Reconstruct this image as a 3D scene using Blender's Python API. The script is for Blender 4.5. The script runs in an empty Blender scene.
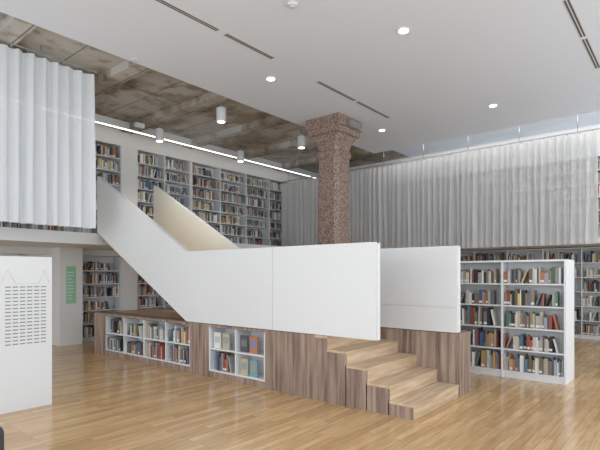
import bpy, bmesh, math, random
from mathutils import Vector
random.seed(7)
S=bpy.context.scene
COL=S.collection
# ---------------------------------------------------------------- materials
def mat(name,color,rough=0.6,spec=0.3,emit=None,es=0,metal=0):
    m=bpy.data.materials.new(name);m.use_nodes=True
    b=m.node_tree.nodes['Principled BSDF']
    b.inputs['Base Color'].default_value=(*color,1)
    b.inputs['Roughness'].default_value=rough
    b.inputs['Specular IOR Level'].default_value=spec
    b.inputs['Metallic'].default_value=metal
    if emit:
        b.inputs['Emission Color'].default_value=(*emit,1);b.inputs['Emission Strength'].default_value=es
    return m
def nodes(m): return m.node_tree.nodes,m.node_tree.links
def noisy(m,c1,c2,scale,stretch=(1,1,1),detail=6,lo=0.35,hi=0.65):
    N,L=nodes(m);b=N['Principled BSDF']
    g=N.new('ShaderNodeNewGeometry');mp=N.new('ShaderNodeMapping');mp.inputs['Scale'].default_value=stretch
    n=N.new('ShaderNodeTexNoise');n.inputs['Scale'].default_value=scale;n.inputs['Detail'].default_value=detail
    r=N.new('ShaderNodeValToRGB');r.color_ramp.elements[0].position=lo;r.color_ramp.elements[1].position=hi
    r.color_ramp.elements[0].color=(*c1,1);r.color_ramp.elements[1].color=(*c2,1)
    L.new(g.outputs['Position'],mp.inputs['Vector']);L.new(mp.outputs[0],n.inputs['Vector'])
    L.new(n.outputs['Fac'],r.inputs[0]);L.new(r.outputs[0],b.inputs['Base Color'])
    return r,b,mp
def mul(m,a,b_,fac,mode='MULTIPLY'):
    N,L=nodes(m);x=N.new('ShaderNodeMix');x.data_type='RGBA';x.blend_type=mode;x.inputs[0].default_value=fac
    L.new(a,x.inputs[6]);L.new(b_,x.inputs[7]);return x.outputs[2]

M_white=mat('white_lacquer',(0.74,0.75,0.76),0.5)
M_shelf=mat('white_shelf_metal',(0.76,0.77,0.78),0.45)
M_wall=mat('wall_paint',(0.76,0.75,0.73),0.8)
M_ceil=mat('ceiling_paint',(0.78,0.83,0.91),0.85)
M_cream=mat('cream_parapet',(0.88,0.84,0.74),0.6)
M_dark=mat('dark_gap',(0.16,0.16,0.16),0.7)
M_slot=mat('ceiling_slot_grey',(0.10,0.10,0.11),0.7)
M_metal=mat('track_metal',(0.45,0.45,0.46),0.35,metal=0.8)
M_lamp=mat('lamp_glow',(1,1,1),0.5,emit=(1,0.97,0.9),es=6)
M_strip=mat('strip_glow',(1,1,1),0.5,emit=(1,0.95,0.86),es=3)
M_green=mat('sign_green',(0.33,0.62,0.40),0.6)
M_print=mat('printed_text',(0.24,0.25,0.26),0.7)
M_grey=mat('light_grey_print',(0.66,0.67,0.68),0.6)
M_pouf=mat('dark_fabric',(0.07,0.075,0.085),0.9)

# floor planks
M_floor=mat('oak_floor',(0.6,0.4,0.2),0.19,0.6)
N,L=nodes(M_floor);b=N['Principled BSDF']
g=N.new('ShaderNodeNewGeometry');mp=N.new('ShaderNodeMapping');mp.inputs['Rotation'].default_value=(0,0,math.radians(90))
br=N.new('ShaderNodeTexBrick');br.offset=0.37;br.offset_frequency=3
br.inputs['Color1'].default_value=(0.74,0.485,0.245,1);br.inputs['Color2'].default_value=(0.54,0.33,0.15,1)
br.inputs['Mortar'].default_value=(0.34,0.2,0.09,1);br.inputs['Scale'].default_value=1
br.inputs['Mortar Size'].default_value=0.0018;br.inputs['Brick Width'].default_value=0.95;br.inputs['Row Height'].default_value=0.095
L.new(g.outputs['Position'],mp.inputs[0]);L.new(mp.outputs[0],br.inputs['Vector'])
mp2=N.new('ShaderNodeMapping');mp2.inputs['Scale'].default_value=(14,1.2,1)
n=N.new('ShaderNodeTexNoise');n.inputs['Scale'].default_value=2.2;n.inputs['Detail'].default_value=7
r=N.new('ShaderNodeValToRGB');r.color_ramp.elements[0].color=(0.78,0.76,0.74,1);r.color_ramp.elements[0].position=.3;r.color_ramp.elements[1].color=(1.08,1.08,1.08,1);r.color_ramp.elements[1].position=.7
L.new(g.outputs['Position'],mp2.inputs[0]);L.new(mp2.outputs[0],n.inputs['Vector']);L.new(n.outputs['Fac'],r.inputs[0])
L.new(mul(M_floor,br.outputs['Color'],r.outputs[0],1.0),b.inputs['Base Color'])

# rustic oak cladding (vertical grain boards)
def clad(name,ax):
    m=mat(name,(0.3,0.2,0.15),0.6,0.25)
    st=(14,14,0.8)
    r,b,mp=noisy(m,(0.18,0.125,0.095),(0.46,0.35,0.285),1.6,st,9,0.30,0.70)
    N,L=nodes(m);g=N.new('ShaderNodeNewGeometry');sx=N.new('ShaderNodeSeparateXYZ');L.new(g.outputs['Position'],sx.inputs[0])
    a=N.new('ShaderNodeMath');a.operation='DIVIDE';a.inputs[1].default_value=0.19;L.new(sx.outputs[ax],a.inputs[0])
    f=N.new('ShaderNodeMath');f.operation='FLOOR';L.new(a.outputs[0],f.inputs[0])
    w=N.new('ShaderNodeTexWhiteNoise');w.noise_dimensions='1D';L.new(f.outputs[0],w.inputs['W'])
    rr=N.new('ShaderNodeValToRGB');rr.color_ramp.elements[0].color=(0.82,0.79,0.78,1);rr.color_ramp.elements[1].color=(1.06,1.05,1.04,1)
    L.new(w.outputs['Value'],rr.inputs[0]);L.new(mul(m,r.outputs[0],rr.outputs[0],1),b.inputs['Base Color'])
    return m
M_clad=clad('rustic_oak_cladding',0)
M_cladY=clad('rustic_oak_cladding_end',1)
M_tread=mat('pale_oak_tread',(0.6,0.4,0.25),0.5)
noisy(M_tread,(0.48,0.34,0.215),(0.68,0.51,0.355),1.5,(12,1.2,12),7)

# granite
M_gran=mat('red_granite',(0.3,0.15,0.1),0.55,0.4)
r,b,_=noisy(M_gran,(0.15,0.09,0.07),(0.44,0.325,0.265),26,(1,1,1),10,0.34,0.66)
# concrete
M_conc=mat('raw_concrete',(0.3,0.25,0.2),0.85)
r,b,_=noisy(M_conc,(0.37,0.315,0.25),(0.56,0.54,0.50),0.7,(1,1,1),12,0.42,0.53)
N,L=nodes(M_conc)
g=N.new('ShaderNodeNewGeometry');br=N.new('ShaderNodeTexBrick');br.offset=.0
br.inputs['Color1'].default_value=(1,1,1,1);br.inputs['Color2'].default_value=(0.86,0.85,0.84,1);br.inputs['Mortar'].default_value=(0.40,0.36,0.32,1)
br.inputs['Scale'].default_value=1;br.inputs['Mortar Size'].default_value=0.014;br.inputs['Brick Width'].default_value=2.2;br.inputs['Row Height'].default_value=0.95
L.new(g.outputs['Position'],br.inputs['Vector'])
o1=mul(M_conc,r.outputs[0],br.outputs['Color'],0.85)
n2=N.new('ShaderNodeTexNoise');n2.inputs['Scale'].default_value=3.2;n2.inputs['Detail'].default_value=11
L.new(g.outputs['Position'],n2.inputs['Vector'])
r2=N.new('ShaderNodeValToRGB');r2.color_ramp.elements[0].position=.36;r2.color_ramp.elements[0].color=(.62,.59,.55,1);r2.color_ramp.elements[1].position=.5;r2.color_ramp.elements[1].color=(1.05,1.05,1.05,1)
L.new(n2.outputs['Fac'],r2.inputs[0])
L.new(mul(M_conc,o1,r2.outputs[0],.9),b.inputs['Base Color'])

# curtain
def curtmat(name,col,tr,tl):
    m=bpy.data.materials.new(name);m.use_nodes=True;N,L=nodes(m);N.clear()
    o=N.new('ShaderNodeOutputMaterial');d=N.new('ShaderNodeBsdfDiffuse');t=N.new('ShaderNodeBsdfTranslucent');p=N.new('ShaderNodeBsdfTransparent')
    d.inputs[0].default_value=(*col,1);t.inputs[0].default_value=(*col,1)
    a=N.new('ShaderNodeMixShader');a.inputs[0].default_value=tl;c=N.new('ShaderNodeMixShader');c.inputs[0].default_value=tr
    L.new(d.outputs[0],a.inputs[1]);L.new(t.outputs[0],a.inputs[2]);L.new(a.outputs[0],c.inputs[1]);L.new(p.outputs[0],c.inputs[2]);L.new(c.outputs[0],o.inputs[0])
    return m
M_curt=curtmat('sheer_curtain',(0.84,0.84,0.835),0.2,.32)
M_curtL=curtmat('sheer_curtain_dense',(0.87,0.90,0.93),0.05,.22)
# books
M_book=mat('book_covers',(1,1,1),0.55);N,L=nodes(M_book);a=N.new('ShaderNodeAttribute');a.attribute_name='Col'
L.new(a.outputs['Color'],N['Principled BSDF'].inputs['Base Color'])

# ---------------------------------------------------------------- helpers
def empty(name,loc=(0,0,0),rz=0):
    e=bpy.data.objects.new(name,None);e.location=loc;e.rotation_euler=(0,0,rz);e.empty_display_size=.2;COL.objects.link(e);return e
def link(name,me,parent=None,loc=(0,0,0)):
    o=bpy.data.objects.new(name,me);o.location=loc;COL.objects.link(o)
    if parent:o.parent=parent
    return o
BF=[(0,3,2,1),(4,5,6,7),(0,1,5,4),(1,2,6,5),(2,3,7,6),(3,0,4,7)]
class MB:
    def __init__(s): s.v=[];s.f=[];s.c=[]
    def box(s,x0,x1,y0,y1,z0,z1,col=None,lean=0):
        k=len(s.v)
        s.v+=[(x0,y0,z0),(x1,y0,z0),(x1,y1,z0),(x0,y1,z0),(x0+lean,y0,z1),(x1+lean,y0,z1),(x1+lean,y1,z1),(x0+lean,y1,z1)]
        s.f+=[tuple(k+i for i in f) for f in BF]
        if col: s.c+=[col]*6
    def obj(s,name,m,parent=None,bev=0):
        me=bpy.data.meshes.new(name);me.from_pydata(s.v,[],s.f);me.materials.append(m)
        if s.c:
            at=me.color_attributes.new('Col','FLOAT_COLOR','CORNER');buf=[]
            for c in s.c: buf+=[c[0],c[1],c[2],1]*4
            at.data.foreach_set('color',buf)
        o=link(name,me,parent)
        if bev:
            md=o.modifiers.new('bevel','BEVEL');md.width=bev;md.segments=2;md.limit_method='ANGLE'
        return o
def box(name,x0,x1,y0,y1,z0,z1,m,parent=None,bev=0):
    q=MB();hx,hy,hz=(x1-x0)/2,(y1-y0)/2,(z1-z0)/2
    q.box(-hx,hx,-hy,hy,-hz,hz);o=q.obj(name,m,parent,bev);o.location=((x0+x1)/2,(y0+y1)/2,(z0+z1)/2);return o
def prism(name,pts,y0,y1,m,parent=None,bev=0):
    n=len(pts);v=[(x,y0,z) for x,z in pts]+[(x,y1,z) for x,z in pts]
    f=[tuple(range(n)),tuple(range(2*n-1,n-1,-1))]+[(i,i+n,(i+1)%n+n,(i+1)%n) for i in range(n)]
    me=bpy.data.meshes.new(name);me.from_pydata(v,[],f);me.materials.append(m)
    bm=bmesh.new();bm.from_mesh(me);bmesh.ops.recalc_face_normals(bm,faces=bm.faces);bm.to_mesh(me);bm.free()
    o=link(name,me,parent)
    if bev:
        md=o.modifiers.new('bevel','BEVEL');md.width=bev;md.segments=2;md.limit_method='ANGLE'
    return o
def cyl(name,x,y,z0,z1,r,m,parent=None,seg=24,r2=None,bev=0):
    bm=bmesh.new();bmesh.ops.create_cone(bm,cap_ends=True,segments=seg,radius1=r,radius2=r if r2 is None else r2,depth=z1-z0)
    me=bpy.data.meshes.new(name);bm.to_mesh(me);bm.free();me.materials.append(m)
    for p in me.polygons:
        p.use_smooth=len(p.vertices)==4
    o=link(name,me,parent,(x,y,(z0+z1)/2))
    if bev:
        md=o.modifiers.new('bevel','BEVEL');md.width=bev;md.segments=4;md.limit_method='ANGLE'
    return o
def rod(name,p,q,r,m,parent=None):
    p=Vector(p);q=Vector(q);o=cyl(name,0,0,-.5,.5,r,m,parent,12);o.location=(p+q)/2
    d=q-p;o.scale=(1,1,d.length);o.rotation_mode='QUATERNION';o.rotation_quaternion=Vector((0,0,1)).rotation_difference(d);return o

PAL=[((.74,.73,.69),13),((.55,.50,.42),7),((.05,.05,.055),9),((.36,.08,.06),4),((.09,.14,.26),4),((.14,.25,.31),3),((.11,.19,.14),3),
     ((.50,.31,.14),3),((.22,.16,.12),7),((.36,.36,.37),7),((.62,.48,.2),1),((.42,.19,.13),3),((.30,.24,.19),6),((.18,.19,.21),6),((.62,.60,.56),7)]
PALX=[c for c,w in PAL for _ in range(w)]
def books(mb,x0,x1,yf,yb,z,hmax,fill=.9):
    """books standing on a board from x0..x1; spine plane near yf, body towards yb"""
    sg=1 if yb>yf else -1
    end=x0+(x1-x0)*min(1,random.uniform(fill-.22,fill+.12))
    x=x0+.005
    if random.random()<.15: x+=random.uniform(0,.12)
    base=random.uniform(.62,.86)*hmax; theme=random.choice(PALX)
    while True:
        t=random.choice([.014,.018,.022,.026,.03,.038,.046,.055])
        if x+t>end: break
        h=min(hmax*.96,base*random.uniform(.78,1.18));dp=random.uniform(.12,.19)
        c=theme if random.random()<.15 else random.choice(PALX)
        k=random.uniform(.75,1.2);c=tuple(min(.85,a*k) for a in c)
        y=yf+sg*random.uniform(.015,.05)
        mb.box(x,x+t,min(y,y+sg*dp),max(y,y+sg*dp),z,z+h,c)
        if random.random()<.45 and t>.017: # paper label at the foot of the spine
            mb.box(x+.002,x+t-.002,min(y,y-sg*.001),max(y,y-sg*.001),z+.02,z+.055,(.78,.77,.74))
        x+=t+.001
        if random.random()<.05 and x+.2<end:
            h=min(hmax*.9,base*random.uniform(.8,1.05));mb.box(x+.005,x+.03,min(y,y+sg*dp),max(y,y+sg*dp),z,z+h,random.choice(PALX),lean=.07);x+=.115
    if x+.14<x1 and random.random()<.75:
        h=min(hmax*.9,base);mb.box(x+.055,x+.08,min(yf+sg*.03,yf+sg*.18),max(yf+sg*.03,yf+sg*.18),z,z+h,random.choice(PALX),lean=-.052)
def bookshelf(name,bays,rows,H,depth,loc,rz=0,kick=.08,double=False,fill=.9,top=True,faceout=0,t=.022,parent=None):
    e=empty(name,loc,rz)
    if parent:e.parent=parent
    fr=MB();bk=MB();x=0;D=depth*(2 if double else 1)
    xs=[0]
    for w in bays: xs.append(xs[-1]+w)
    W=xs[-1]
    for xx in xs: fr.box(xx-t/2,xx+t/2,0,D,0,H)
    fr.box(-t/2,W+t/2,0,D,H,H+t)
    fr.box(0,W,D/2-.006 if double else D-.012,D/2+.006 if double else D,kick,H)
    fr.box(0,W,.02,D-.02,0,kick)
    pitch=(H-kick)/rows
    for i,w in enumerate(bays):
        a,b=xs[i]+t/2,xs[i+1]-t/2
        for j in range(rows):
            z=kick+j*pitch
            fr.box(a,b,.005,D-.005,z-.012,z+.01)
            if random.random()<faceout:
                xx=a+.04
                while xx+.17<b:
                    c=random.choice([(.75,.74,.7),(.5,.2,.12),(.2,.36,.4),(.1,.1,.12),(.5,.44,.3),(.35,.38,.42)])
                    hh=pitch*.72;bk.box(xx,xx+.155,.05,.07,z+.01,z+.01+hh,c)
                    bk.box(xx+.02,xx+.135,.049,.05,z+.01+hh*.35,z+.01+hh*.75,tuple(min(.8,q*.5+.15) for q in c[::-1]))
                    xx+=.2
                continue
            books(bk,a,b,0,D,z+.01,pitch-.03,fill)
            if double: books(bk,a,b,D,0,z+.01,pitch-.03,fill)
    fr.obj('frame',M_shelf,e);bk.obj('books',M_book,e)
    return e
R90=math.radians(90)

# ---------------------------------------------------------------- room shell
XL,XR,YN,YB=-11.65,3.0,-4.0,14.1
box('floor',XL-.2,XR+.2,YN-.2,YB+.2,-.12,0,M_floor)
box('wall_left',XL-.2,XL,YN,YB,0,5.7,M_wall)
box('wall_back',XL,XR,YB,YB+.2,0,5.7,M_wall)
ce=empty('ceiling')
box('plasterboard_ceiling',-7.1,XR,YN,11.85,5.1,5.4,M_ceil,ce)
box('concrete_soffit',XL,-7.1,YN,YB,5.42,5.7,M_conc,ce)
box('rear_ceiling',-7.1,XR,11.85,YB,5.42,5.7,M_ceil,ce)
for i,y in enumerate((-1.2,.7,2.6,4.5,6.4,8.3,10.2,12.1)):
    box('concrete_rib_%d'%i,XL,-7.1,y,y+.3,5.27,5.42,M_conc,ce)
# window walls (behind and beside the camera)
for nm,ax in (('wall_near',0),('wall_right',1)):
    w=empty(nm)
    if ax==0:
        box('sill',XL,XR,YN-.2,YN,0,.3,M_wall,w);box('head',XL,XR,YN-.2,YN,4.8,5.4,M_wall,w)
        k=XL
        while k<XR: box('pier',k,k+.3,YN-.2,YN,.3,4.8,M_wall,w);k+=2.38
    else:
        box('sill',XR,XR+.2,YN,YB,0,.3,M_wall,w);box('head',XR,XR+.2,YN,YB,4.8,5.4,M_wall,w)
        k=YN
        while k<YB: box('pier',XR,XR+.2,k,k+.3,.3,4.8,M_wall,w);k+=2.96
# gallery slab
sl=empty('gallery_floor')
box('slab_left',XL,-9.4,YN,YB,2.22,2.45,M_white,sl)
box('slab_rear',-9.4,XR,12.45,YB,2.32,2.45,M_white,sl)
# left wall lining: piers and bulkheads around the shelves
tr=empty('wall_left_lining')
box('bulkhead_upper',XL,-11.3,YN,YB,4.93,5.42,M_wall,tr)
box('bulkhead_lower',XL,-11.3,YN,YB,2.07,2.22,M_wall,tr)
for z0,z1 in ((0,2.07),(2.45,4.93)):
    box('pier_a',XL,-11.28,6.40,6.84,z0,z1,M_wall,tr)
box('pier_b',XL,-11.28,8.56,8.62,2.45,4.93,M_wall,tr)
box('pier_sign',XL,-10.95,4.72,5.24,0,2.22,M_wall,tr)
box('pier_left',XL,-11.28,YN,3.3,2.45,4.93,M_wall,tr)
# shelves in left wall
bookshelf('bookshelf',[1.0,1.05,1.05],7,2.46,.33,(-11.3,3.3,2.45),R90)
bookshelf('bookshelf',[.85,.85],7,2.46,.33,(-11.3,6.86,2.45),R90)
bookshelf('bookshelf',[1.08,1.1,1.1,1.1],7,2.46,.33,(-11.3,8.64,2.45),R90)
bookshelf('bookshelf',[1.12],6,2.03,.33,(-11.3,5.26,0),R90)
bookshelf('bookshelf',[.85,.85,1.08,1.1,1.1,1.1],6,2.03,.33,(-11.3,6.86,0),R90)
# rear wall shelves
bookshelf('bookshelf',[.9]*10,6,2.27,.33,(-7.6,13.75,0),0)
bookshelf('bookshelf',[.95]*10,6,2.1,.33,(-10.9,13.75,2.45),0)
# free-standing double sided unit
bookshelf('double_sided_bookshelf',[.88,.88],5,1.8,.3,(-3.21,7.75,0),0,kick=.1,double=True,fill=.95,t=.03)
# door in left wall under gallery
d=empty('door_1')
box('leaf',XL,XL+.05,3.2,4.1,0,2.05,M_grey,d);box('frame_l',XL,XL+.08,3.12,3.2,0,2.1,M_white,d);box('frame_r',XL,XL+.08,4.1,4.18,0,2.1,M_white,d)
box('frame_t',XL,XL+.08,3.12,4.18,2.05,2.13,M_white,d);rod('handle',(XL+.1,3.28,1.05),(XL+.1,3.42,1.05),.012,M_metal,d)
# green wall sign
s=empty('wall_sign')
box('panel',-10.95,-10.94,4.86,5.08,.95,1.8,M_green,s)
for i in range(9): box('line_%d'%i,-10.94,-10.938,4.88,4.97+random.uniform(0,.08),1.05+i*.075,1.07+i*.075,M_white,s)

# ---------------------------------------------------------------- central stair platform
st=empty('stair_platform')
Y0,Y1,Y2=4.8,6.1,6.5
XE=-2.38;Z=.83
box('core',-9.53,-3.56,Y0+.34,Y1,0,Z-.03,M_clad,st)
box('plinth',-9.53,-4.64,Y0+.01,Y0+.34,0,.1,M_clad,st)
box('top_rail',-9.53,-3.56,Y0,Y0+.34,.79,Z-.0,M_clad,st)
for a,b_ in ((-9.53,-9.06),(-6.34,-5.86),(-4.64,-3.56)):
    box('front_cladding',a,b_,Y0,Y0+.34,0.0,.79,M_clad,st)
box('rear_cladding',-9.53,XE,Y1,Y2,0,Z,M_clad,st)
box('rear_end_cladding',XE,XE+.012,Y1+.001,Y2,0,Z,M_cladY,st)
box('counter_top',-9.53,-6.42,Y0+.34,Y1,Z-.03,Z,M_tread,st)
box('landing',-6.42,-3.56,Y0+.34,Y1,Z-.03,Z+.002,M_tread,st)
rs=Z/5;tw=(XE+3.56)/4
for k in range(4):
    x0=-3.56+k*tw;zt=Z-rs*(k+1)
    box('step_side_%d'%k,x0-.001,x0+tw-.02,Y0,Y1,0,zt-.03,M_clad,st)
    box('tread_%d'%k,x0,x0+tw+.008,Y0-.004,Y1,zt-.03,zt,M_tread,st,.004)
    box('riser_%d'%k,x0+tw-.02,x0+tw,Y0+.012,Y1,zt-rs,zt-.03,M_tread,st)
    box('riser_edge_%d'%k,x0+tw-.02,x0+tw-.001,Y0,Y0+.012,zt-rs,zt-.03,M_clad,st)
box('riser_top',-3.56,-3.545,Y0+.01,Y1,Z-rs,Z-.001,M_tread,st)
box('landing_nosing',-3.75,-3.55,Y0-.002,Y1,Z-.03,Z+.003,M_tread,st)
# parapets
def parapet(tag,y0,y1,xe,mi,seams):
    c=.012
    XK=-6.42;XT=-9.38;ZB=Z+.01;ZT=1.985
    sl_=(3.62-ZT)/(XK-XT)
    core=[(xe-.004,ZB+.004),(XK,ZB+.004),(XT+.004,ZB+.004+sl_*(XK-XT)),(XT+.004,3.62-.006),(XK,ZT-.006),(xe-.004,ZT-.006)]
    prism(tag+'_core',core,y0+c,y1-c,M_dark,st)
    for nm,a,b_,mm in (('_outer',y0,y0+c,M_white if mi==0 else M_cream),('_inner',y1-c,y1,M_cream if mi==0 else M_white)):
        prism(tag+nm+'_rake',[(XK-.0,ZB),(XT,ZB+sl_*(XK-XT)),(XT,3.62),(XK,ZT)],a,b_,mm,st)
        xs=[XK]+seams+[xe]
        for i in range(len(xs)-1):
            box(tag+nm+'_panel_%d'%i,xs[i]+(.003 if i else 0),xs[i+1]-.003,a,b_,ZB,ZT,M_white,st)
    prism(tag+'_cap',[(xe,ZT-.012),(XK,ZT-.012),(XT,3.608),(XT,3.62),(XK,ZT),(xe,ZT)],y0+c,y1-c,M_white,st)
    box(tag+'_end',xe-.012,xe,y0+c+.004,y1-c-.004,ZB,ZT,M_white,st)
    box(tag+'_top_end',XT-.004,XT,y0+c,y1-c,2.42,3.615,M_white,st)
parapet('front_parapet',Y0-.012,Y0+.075,-2.835,0,[-4.487])
parapet('rear_parapet',Y1,Y1+.1,XE-.01,1,[-4.2])
box('rear_parapet_lower_panel',-3.9,XE-.013,Y1-.012,Y1,Z+.01,1.17,M_white,st)
box('rear_parapet_upper_panel',-3.9,XE-.013,Y1-.012,Y1,1.176,1.985,M_white,st)
# upper flight
n_=10;tr_=(9.4-6.42)/n_;rr_=(2.45-Z)/n_
pts=[(-6.42,Z)]
for k in range(n_):
    pts+=[(-6.42-k*tr_,Z+rr_*(k+1)),(-6.42-(k+1)*tr_,Z+rr_*(k+1))]
pts+=[(-9.4,2.38),(-6.55,Z)]
prism('upper_flight',pts,Y0+.08,Y1,M_tread,st)
bookshelf('built_in_bookshelf',[.68]*4,2,.69,.33,(-9.06,Y0+.002,.1),0,kick=.012,fill=.85,faceout=.1,t=.024,parent=st)
bookshelf('built_in_bookshelf',[.6,.6],2,.69,.33,(-5.85,Y0+.002,.1),0,kick=.012,fill=.7,faceout=.6,t=.024,parent=st)

# ---------------------------------------------------------------- column
def loft(name,secs,m,parent):
    bm=bmesh.new();rings=[]
    for z,h,c in secs:
        p=[(h,-h+c),(h,h-c),(h-c,h),(-h+c,h),(-h,h-c),(-h,-h+c),(-h+c,-h),(h-c,-h)]
        rings.append([bm.verts.new((x,y,z)) for x,y in p])
    for a,b_ in zip(rings,rings[1:]):
        for i in range(8): bm.faces.new((a[i],a[(i+1)%8],b_[(i+1)%8],b_[i]))
    bm.faces.new(rings[0][::-1]);bm.faces.new(rings[-1])
    me=bpy.data.meshes.new(name);bm.to_mesh(me);bm.free();me.materials.append(m);return link(name,me,parent)
co=empty('granite_column',(-6.34,8.82,0))
loft('shaft',[(0,.31,.09),(4.22,.285,.085),(4.26,.31,.08),(4.36,.31,.08),(4.40,.285,.08),(4.50,.295,.07),(4.60,.32,.05),(4.72,.38,.03)],M_gran,co)
loft('capital',[(4.72,.38,.02),(4.74,.43,.02),(4.86,.44,.02),(4.87,.465,.02),(5.1,.465,.02)],M_gran,co)
box('steel_collar',.45,.56,-.18,.25,4.86,5.0,M_metal,co)

# ---------------------------------------------------------------- curtains
def curtain(name,L_,zt,zb,loc,rz,m,step,pleat,amp):
    e=empty(name,loc,rz)
    npl=int(L_/pleat);pp=12;nx=npl*pp;nz=8;v=[];f=[]
    ph=[random.uniform(-1.4,1.4) for _ in range(npl+2)];am=[random.uniform(.45,1.35) for _ in range(npl+2)]
    for j in range(nz+1):
        q=j/nz;z=zt+(zb-zt)*q
        for i in range(nx+1):
            u=i/pp;k=int(u);w=u-k
            a=am[k]*(1-w)+am[min(k+1,npl)]*w;p=ph[k]*(1-w)+ph[min(k+1,npl)]*w
            y=amp*a*math.sin(2*math.pi*u+p*(.4+q))+.015*math.sin(u*.7+q*2)+.008*math.sin(5*math.pi*u+p*3)
            v.append((L_*i/nx+.01*math.sin(u*3+q*4)*q,y,z))
    for j in range(nz):
        for i in range(nx):
            a=j*(nx+1)+i;f.append((a,a+1,a+nx+2,a+nx+1))
    me=bpy.data.meshes.new('cloth');me.from_pydata(v,[],f);me.materials.append(m)
    for p in me.polygons:p.use_smooth=True
    link('cloth',me,e)
    rod('rail',(-.05,0,zt+.07),(L_+.05,0,zt+.07),.016,M_metal,e)
    x=.1
    while x<L_:
        bpy.ops.mesh.primitive_torus_add(major_radius=.03,minor_radius=.006,major_segments=14,minor_segments=6,rotation=(0,R90,0))
        t=bpy.context.object;t.name='ring';t.data.materials.append(M_metal);t.parent=e;t.location=(x,0,zt+.05);x+=.25
    x=.3
    while x<L_:
        rod('hanger',(x,0,zt+.08),(x,0,step),.008,M_metal,e);x+=1.25
    return e
curtain('curtain',9.45,4.78,2.30,(-11.1,12.32,0),0,M_curt,5.42,.155,.062)
curtain('curtain',6.2,5.21,2.44,(-8.35,-2.0,0),R90,M_curtL,5.42,.2,.04)

# ---------------------------------------------------------------- ceiling fittings
for x in (-5.24,-1.26):
    for a,b_ in ((3.0,4.45),(4.6,5.6),(6.8,8.0),(8.1,9.37)):
        g_=empty('ceiling_air_slot');box('slot_a',x-.03,x-.01,a,b_,5.094,5.1,M_slot,g_);box('slot_b',x+.01,x+.03,a,b_,5.094,5.1,M_slot,g_);box('trim',x-.045,x+.045,a-.01,b_+.01,5.097,5.1,M_grey,g_)
for x in (-5.8,-3.2,-.6):
    for y in (2.2,6.15,10.05):
        g_=empty('recessed_downlight',(x,y,0));cyl('trim_ring',0,0,5.085,5.1,.095,M_white,g_,32);cyl('diffuser',0,0,5.08,5.086,.07,M_lamp,g_,32)
g_=empty('smoke_detector',(-3.99,4.64,0));cyl('base',0,0,5.07,5.1,.06,M_white,g_,24,.07);cyl('head',0,0,5.045,5.07,.035,M_grey,g_,24)
for x in (-7.97,-10.3):
    for y in (6.87,9.62):
        g_=empty('ceiling_spotlight',(x,y,0));cyl('body',0,0,4.95,5.25,.105,M_white,g_,32,bev=.008);cyl('stem',0,0,5.25,5.42,.015,M_metal,g_,12);cyl('lens',0,0,4.945,4.952,.08,M_lamp,g_,24)
        ld=bpy.data.lights.new('spot','SPOT');ld.energy=60;ld.spot_size=1.7;ld.spot_blend=.8;ld.color=(1,.95,.87);ld.shadow_soft_size=.08
        lo=bpy.data.objects.new('lamp',ld);COL.objects.link(lo);lo.parent=g_;lo.location=(0,0,4.92)
# added fill spot with trim ring, brightens the cream inner rake of the stair
g_=empty('added_stair_fill',(-7.0,4.2,0));cyl('trim_ring',0,0,5.085,5.1,.06,M_white,g_,24)
ld=bpy.data.lights.new('spot','SPOT');ld.energy=170;ld.spot_size=1.0;ld.spot_blend=.9;ld.color=(1,.93,.8);ld.shadow_soft_size=.06
lo=bpy.data.objects.new('lamp',ld);COL.objects.link(lo);lo.parent=g_;lo.location=(0,0,5.06)
lo.rotation_euler=(Vector((-8.0,6.1,2.5))-Vector((-7.0,4.2,5.06))).to_track_quat('-Z','Y').to_euler()
g_=empty('linear_ceiling_light');box('housing',-11.02,-10.9,0,14.05,5.25,5.42,M_white,g_);box('diffuser',-10.99,-10.93,0,14.05,5.24,5.252,M_strip,g_)
g_=empty('emergency_light');box('case',-10.35,-10.25,6.2,6.42,5.16,5.26,M_white,g_);rod('stem',(-10.3,6.31,5.26),(-10.3,6.31,5.42),.01,M_metal,g_)
# added area light and housing, hidden behind the plasterboard edge, brightens the rear wall
g_=empty('added_rear_fill');box('housing',-7.0,XR-.1,11.86,11.92,5.16,5.3,M_white,g_)
ld=bpy.data.lights.new('linear','AREA');ld.shape='RECTANGLE';ld.size=9.8;ld.size_y=.12;ld.energy=55;ld.color=(1,.98,.95)
lo=bpy.data.objects.new('lamp',ld);COL.objects.link(lo);lo.parent=g_;lo.location=(-2,11.95,5.22);lo.rotation_euler=(math.radians(95),0,0)

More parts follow.
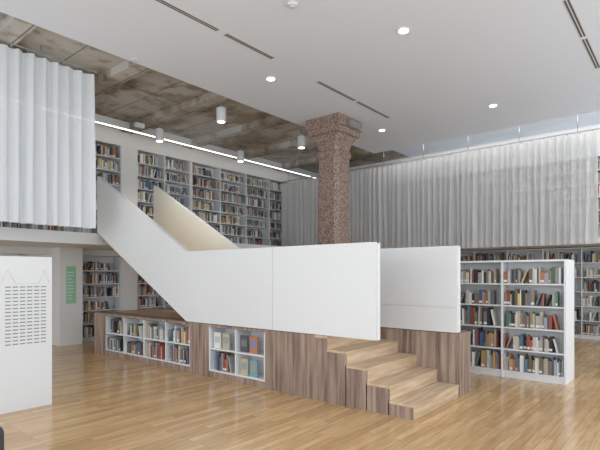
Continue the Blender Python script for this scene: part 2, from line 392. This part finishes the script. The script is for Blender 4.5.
# ---------------------------------------------------------------- totem and pouf
t=empty('information_totem')
prism_pts=[(1.55,0),(2.55,0),(2.55,1.82),(1.55,1.82)]
v=[(-6.13,y,z) for y,z in prism_pts]+[(-6.21,y,z) for y,z in prism_pts];n=len(prism_pts)
me=bpy.data.meshes.new('body');me.from_pydata(v,[],[tuple(range(n)),tuple(range(2*n-1,n-1,-1))]+[(i,i+n,(i+1)%n+n,(i+1)%n) for i in range(n)])
bm=bmesh.new();bm.from_mesh(me);bmesh.ops.recalc_face_normals(bm,faces=bm.faces);bm.to_mesh(me);bm.free()
me.materials.append(M_white);link('body',me,t)
def yline(p,q,w=.0035):
    rod('outline',(-6.13,p[0],p[1]),(-6.13,q[0],q[1]),w/2,M_grey,t)
ol=[(1.98,1.50),(2.06,1.66),(2.14,1.50),(2.40,1.50),(2.46,1.66),(2.52,1.50)]
for p,q in zip(ol,ol[1:]): yline(p,q)
for i in range(17):
    z=.78+i*.042
    for j in range(6):
        a=2.03+j*.078
        box('text_dash',-6.13,-6.128,a,a+.058,z,z+.012,M_print,t)
p=empty('round_pouf');cyl('seat',-4.21,1.04,.03,.42,.33,M_pouf,p,40,bev=.04);cyl('foot',-4.21,1.04,0,.03,.28,M_slot,p,32)

# ---------------------------------------------------------------- light
w=bpy.data.worlds.new('World');S.world=w;w.use_nodes=True
w.node_tree.nodes['Background'].inputs[0].default_value=(.84,.92,1,1);w.node_tree.nodes['Background'].inputs[1].default_value=1.75
def area(name,loc,rot,sx,sy,e,c=(1,1,1)):
    ld=bpy.data.lights.new(name,'AREA');ld.shape='RECTANGLE';ld.size=sx;ld.size_y=sy;ld.energy=e;ld.color=c
    o=bpy.data.objects.new(name,ld);COL.objects.link(o);o.location=loc;o.rotation_euler=rot
area('window_daylight',(-3.5,YN+.1,2.3),(math.radians(97),0,0),13,3.6,255,(.90,.96,1))
area('window_daylight_side',(XR-.1,5,2.3),(math.radians(97),0,math.radians(90)),16,3.6,190,(.90,.96,1))
# ---------------------------------------------------------------- camera
cd=bpy.data.cameras.new('camera');cd.sensor_width=36;cd.lens=28.45;cd.shift_y=50/600;cd.clip_end=100
c=bpy.data.objects.new('camera',cd);COL.objects.link(c);c.location=(0,0,1.6);c.rotation_euler=(R90,0,math.radians(39.8));S.camera=c
S.view_settings.view_transform='Standard'
S.view_settings.look='None'
